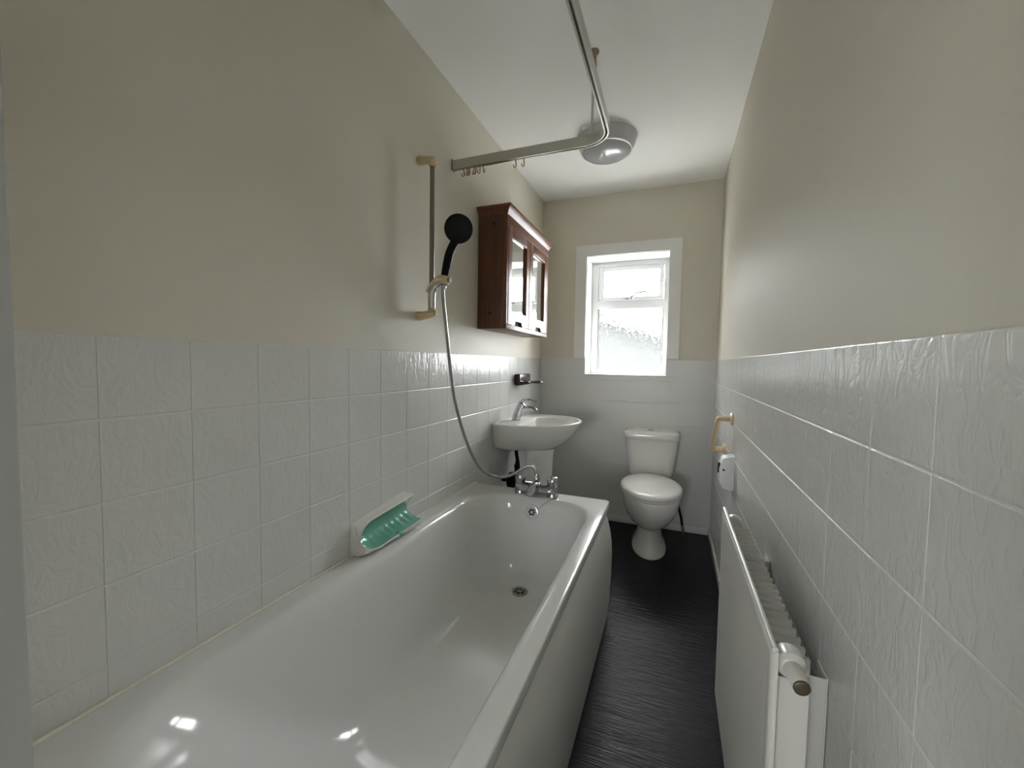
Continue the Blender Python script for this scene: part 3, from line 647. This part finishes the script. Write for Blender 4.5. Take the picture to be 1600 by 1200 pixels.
pts, _, _ = dish(1.0)                                   # cut right-hand end, thickness face
end = [bm.verts.new(p) for p in rows[-1]] ; inn = [bm.verts.new(p) for p in reversed(pts)]
bm.faces.new(end + inn)
obj('shell', bm, CERAMIC, sdsh, angle=45)
bm = BM(); pts, _, _ = dish(.58); b = pts[-1]
tube(bm, catmull([(b.x - .012, b.y, b.z + .001), (b.x + .002, b.y, b.z + .001), (b.x + .007, b.y, b.z - .010)], 5), [(.010, .004)] * 6 + [(.007, .004)] * 5, 12); obj('drain_lip', bm, GREEN, sdsh)

# ------------------------------------------------------------------ toilet
wc = thing('toilet', 'white close-coupled toilet with closed lid under the window', 'toilet', (.845, 2.75, 0))
def sk(y): return .832 + (2.95 - y) * .056               # the pan stands a little askew to its cistern
def egg(z, yf, yb, hw, sq=2.0, n=40):
    yc = yf + (yb - yf) * .52; out = []
    for k in range(n):
        t = 2 * PI * k / n; c, s_ = math.cos(t), math.sin(t)
        q = sq if s_ > 0 else 2.0
        X = hw * math.copysign(abs(c) ** (2 / q), c); Yv = math.copysign(abs(s_) ** (2 / q), s_)
        y = yc + Yv * ((yb - yc) if s_ > 0 else (yc - yf)); out.append(Vector((sk(y) + X, y, z)))
    return out
bm = BM()
loft(bm, [egg(0, 2.512, 2.90, .103, 3), egg(.012, 2.513, 2.90, .103, 3), egg(.022, 2.519, 2.90, .100, 3), egg(.040, 2.534, 2.90, .091, 3), egg(.065, 2.546, 2.90, .081, 3), egg(.10, 2.553, 2.90, .0755, 3), egg(.148, 2.558, 2.90, .0735, 3), egg(.160, 2.551, 2.90, .076, 3), egg(.172, 2.528, 2.90, .094, 2.8),
          egg(.200, 2.478, 2.90, .123, 2.8), egg(.245, 2.424, 2.90, .147, 2.7), egg(.295, 2.382, 2.90, .162, 2.6), egg(.340, 2.360, 2.90, .167, 2.6), egg(.378, 2.346, 2.90, .170, 2.6), egg(.386, 2.350, 2.90, .167, 2.6), egg(.388, 2.36, 2.89, .16, 2.6)])
obj('pan', bm, CERAMIC, wc, angle=75)
bm = BM(); loft(bm, [egg(.3885, 2.365, 2.83, .150), egg(.392, 2.350, 2.84, .160), egg(.394, 2.334, 2.846, .174), egg(.402, 2.332, 2.848, .176), egg(.406, 2.337, 2.844, .172)]); obj('seat', bm, SEATW, wc, angle=60)
bm = BM(); loft(bm, [egg(.4062, 2.36, 2.83, .150), egg(.4095, 2.344, 2.84, .163), egg(.412, 2.328, 2.85, .177), egg(.422, 2.327, 2.852, .178), egg(.430, 2.334, 2.848, .172), egg(.436, 2.352, 2.835, .156), egg(.439, 2.39, 2.80, .12), egg(.440, 2.47, 2.72, .05)])
obj('lid', bm, SEATW, wc, angle=70)
for sx in (-.075, .075):
    bm = BM(); lathe(bm, (sk(2.862) + sx, 2.862, .387), (0, 0, 1), [(0, 0), (.013, 0), (.013, .022), (.010, .027), (0, .028)], 16); obj('hinge', bm, SEATW, wc)
TC = .832
def cis(z, hw, yf, r): return rrect(TC - hw, TC + hw, yf, ROOM_L - .003, z, (r, r, .008, .008))
bm = BM(); loft(bm, [cis(.386, .118, 2.895, .03), cis(.392, .130, 2.886, .04), cis(.42, .142, 2.877, .045), cis(.50, .154, 2.868, .05), cis(.60, .166, 2.862, .05), cis(.655, .169, 2.861, .05)]); obj('cistern', bm, CERAMIC, wc, angle=60)
bm = BM(); loft(bm, [cis(.650, .170, 2.860, .05), cis(.652, .177, 2.853, .05), cis(.662, .180, 2.850, .05), cis(.684, .180, 2.850, .05), cis(.694, .177, 2.853, .048), cis(.700, .170, 2.862, .045), cis(.704, .150, 2.885, .04), cis(.706, .10, 2.93, .03)]); obj('cistern_lid', bm, CERAMIC, wc, angle=70)
bm = BM(); lathe(bm, (TC - .005, 2.945, .704), (0, 0, 1), [(0, 0), (.022, 0), (.023, .003), (.020, .0055), (.017, .004), (.004, .0045), (0, .0045)], 28); obj('flush_button', bm, CHROME, wc)
bm = BM(); lathe(bm, (sk(2.53) - .004, 2.533, .022), (0, -1, .5), [(0, 0), (.006, 0), (.006, .003), (.003, .006), (0, .006)], 10); obj('floor_screw_cap', bm, CHROME, wc)
sp_ = thing('water_supply_pipe', 'thin black water pipe with copper foot beside the toilet', 'pipe', (1.05, 2.985, 0))
bm = BM(); tube(bm, catmull([(.975, 2.985, .36), (1.005, 2.985, .26), (1.024, 2.985, .17), (1.038, 2.985, .11), (1.045, 2.985, .065)], 6), .0078, 10); obj('flexible_hose', bm, BLACKP, sp_)
bm = BM(); tube(bm, [(1.044, 2.985, .07), (1.052, 2.985, .03), (1.053, 2.985, .0)], .0075, 10); obj('copper_end', bm, COPPER, sp_)

# ------------------------------------------------------------------ radiator
rad = thing('radiator', 'white ribbed panel radiator on the right wall', 'radiator', (1.15, 1.03, .4))
RYN, RYF, RZB, RZT, RX = .702, 1.372, .135, .722, 1.105
bm = BM()                                               # front panel: fluted face between plain seams
flut = []; n = 120
ys = [RYN + (RYF - RYN) * k / n for k in range(n + 1)]
def rib(y):
    g = min(y - RYN, RYF - y)
    if g < .006: return .006 * (1 - math.sqrt(max(0, 1 - (1 - g / .006) ** 2)))
    if y < RYN + .025 or y > RYF - .025: return 0
    return .0016 * (1 - math.cos(2 * PI * (y - RYN) / .0165))
zs = [(RZB, .006), (RZB + .006, .001), (RZB + .02, 0), (RZB + .045, 1), (RZT - .045, 1), (RZT - .022, 0), (RZT - .014, 0), (RZT - .004, .001), (RZT, .006)]
rows = []
for z, k in zs:
    rows.append([Vector((RX + (rib(y) if k == 1 else max(k, rib(y) if min(y - RYN, RYF - y) < .006 else 0)), y, z)) for y in ys])
back = [[Vector((RX + .009, y, z)) for y in ys] for z in (RZT, RZB)]
V = [[bm.verts.new(p) for p in r] for r in rows + back]
for a, b in zip(V, V[1:] + V[:1]): ring_faces(bm, a, b, False)
bm.faces.new([r[0] for r in V]); bm.faces.new([r[-1] for r in V])
obj('front_panel', bm, RADW, rad, angle=50)
bm = BM(); tube(bm, [(RX + .005, RYN + .004, RZT + .001), (RX + .005, 1.0, RZT + .001), (RX + .005, RYF - .004, RZT + .001)], .0045, 10); obj('top_seam', bm, RADW, rad)
bm = BM()                                               # convector: a corrugated sheet behind the panel
NF = 22; yy = RYN + .045; st = (RYF - .05 - yy) / NF; pl = []
for k in range(NF):
    y = yy + k * st; pl += [(RX + .018, y), (RX + .062, y + st * .08), (RX + .062, y + st * .42), (RX + .018, y + st * .5)]
r0 = [Vector((x, y, RZB + .03)) for x, y in pl]; r1 = [Vector((x, y, RZT - .030)) for x, y in pl]
A = [bm.verts.new(p) for p in r0]; B = [bm.verts.new(p) for p in r1]; ring_faces(bm, A, B, False)
o = obj('convector_fins', bm, RADW, rad, angle=30); sf = o.modifiers.new('sheet', 'SOLIDIFY'); sf.thickness = .0014
bm = BM(); box(bm, (RX + .0105, RYN + .030, RZB + .02), (RX + .058, RYN + .034, RZT - .055), .001); obj('end_sheet', bm, RADW, rad)
for y0, y1, ny in ((RYN + .002, RYN + .055, -1), (RYF - .055, RYF - .002, 1)):
    for zc in (RZT - .028, RZB + .028):
        bm = BM(); yc = (y0 + y1) / 2; c = Vector((RX + .030, yc, zc)); lathe(bm, c - Vector((0, .022 * ny, 0)), (0, ny, 0), [(0, 0), (.017, 0), (.0205, .006), (.0205, .030), (.016, .035), (.0125, .037), (0, .037)], 22); boss = obj('tapping_boss', bm, RADW, rad)
        if zc > .5 and ny < 0:
            bm = BM(); lathe(bm, c - Vector((0, .014, 0)), (.12, -1, -.10), [(0, 0), (.0125, 0), (.0125, .030), (.0115, .033), (0, .033)], 20); ap = obj('air_vent', bm, RADW, boss)
            bm = BM(); lathe(bm, c - Vector((-.004, .0475, .0035)), (.12, -1, -.10), [(0, 0), (.0112, 0), (.0112, .0025), (.009, .004), (0, .004)], 20); obj('vent_plug', bm, BRASS, boss)
def rbracket(yc):
    bm = BM(); box(bm, (ROOM_W - .0035, yc - .005, .20), (ROOM_W - .001, yc + .045, .615), .0008)
    box(bm, (RX + .066, yc - .0045, .20), (ROOM_W - .0035, yc - .0025, .612), .0008)
    b = obj('wall_bracket', bm, RADW, rad)
    bm = BM(); box(bm, (RX + .080, yc - .0052, .545), (RX + .087, yc - .0044, .585), .0003); box(bm, (RX + .081, yc - .0052, .598), (RX + .087, yc - .0044, .603), .0003); obj('bracket_slot', bm, DARK, b)
rbracket(.842); rbracket(1.30)
for y in (RYN + .03, RYF - .03):                        # pipe tails to the floor
    bm = BM(); tube(bm, [(RX + .030, y, RZB + .02), (RX + .030, y, .0)], .0078, 12); obj('pipe_tail', bm, GLOSSW, rad)

# ------------------------------------------------------------------ grab handle and wall box on the right
gh = thing('grab_handle', 'beige plastic grab handle fixed diagonally on the right tiled wall', 'grab handle', (ROOM_W, 2.27, .81))
Aw, Bw = Vector((ROOM_W, 2.150, .905)), Vector((ROOM_W, 2.392, .715)); dv = (Bw - Aw).normalized(); off = Vector((-.061, 0, 0))
bm = BM()
pth = catmull([Aw + off * .02, Aw + off * .5, Aw + off * .86 + dv * .004, Aw + off + dv * .022, Aw.lerp(Bw, .5) + off * 1.04, Bw + off - dv * .022, Bw + off * .86 - dv * .004, Bw + off * .5, Bw + off * .02], 7)
tube(bm, pth, [(.0145, .0115)] * len(pth), 16); obj('bar', bm, CREAMG, gh, angle=70)
for c in (Aw, Bw):
    bm = BM(); lathe(bm, c, (-1, 0, 0), [(0, -.001), (.030, -.001), (.030, .006), (.024, .011), (.018, .013), (0, .013)], 26); obj('flange', bm, CREAMG, gh)

bx = thing('wall_dispenser', 'small white dispenser box on the right wall below the grab handle', 'dispenser', (ROOM_W, 2.085, .67))
bm = BM(); prof = [(ROOM_W, .598), (ROOM_W - .012, .592), (1.178, .604), (1.163, .628), (1.162, .69), (1.172, .726), (1.180, .738), (ROOM_W - .004, .748), (ROOM_W, .748)]
prism(bm, prof, 'y', 2.045, 2.125)
bmesh.ops.bevel(bm, geom=[e for e in bm.edges if len(e.link_faces) == 2 and e.calc_face_angle(0) > .25 and all(v.co.x < ROOM_W - .003 for v in e.verts)], offset=.0035, segments=2, profile=.5, affect='EDGES')
bx_ = obj('housing', bm, BOXW, bx, angle=50)
bm = BM(); lathe(bm, (1.179, 2.046, .685), (0, -1, 0), [(0, 0), (.0048, 0), (.0048, .0018), (0, .0018)], 14); obj('side_button', bm, DARK, bx)
bm = BM(); box(bm, (1.1585, 2.062, .668), (1.166, 2.082, .712), .0015); box(bm, (1.1585, 2.088, .662), (1.166, 2.094, .700), .0015); obj('front_grille', bm, DARK, bx)
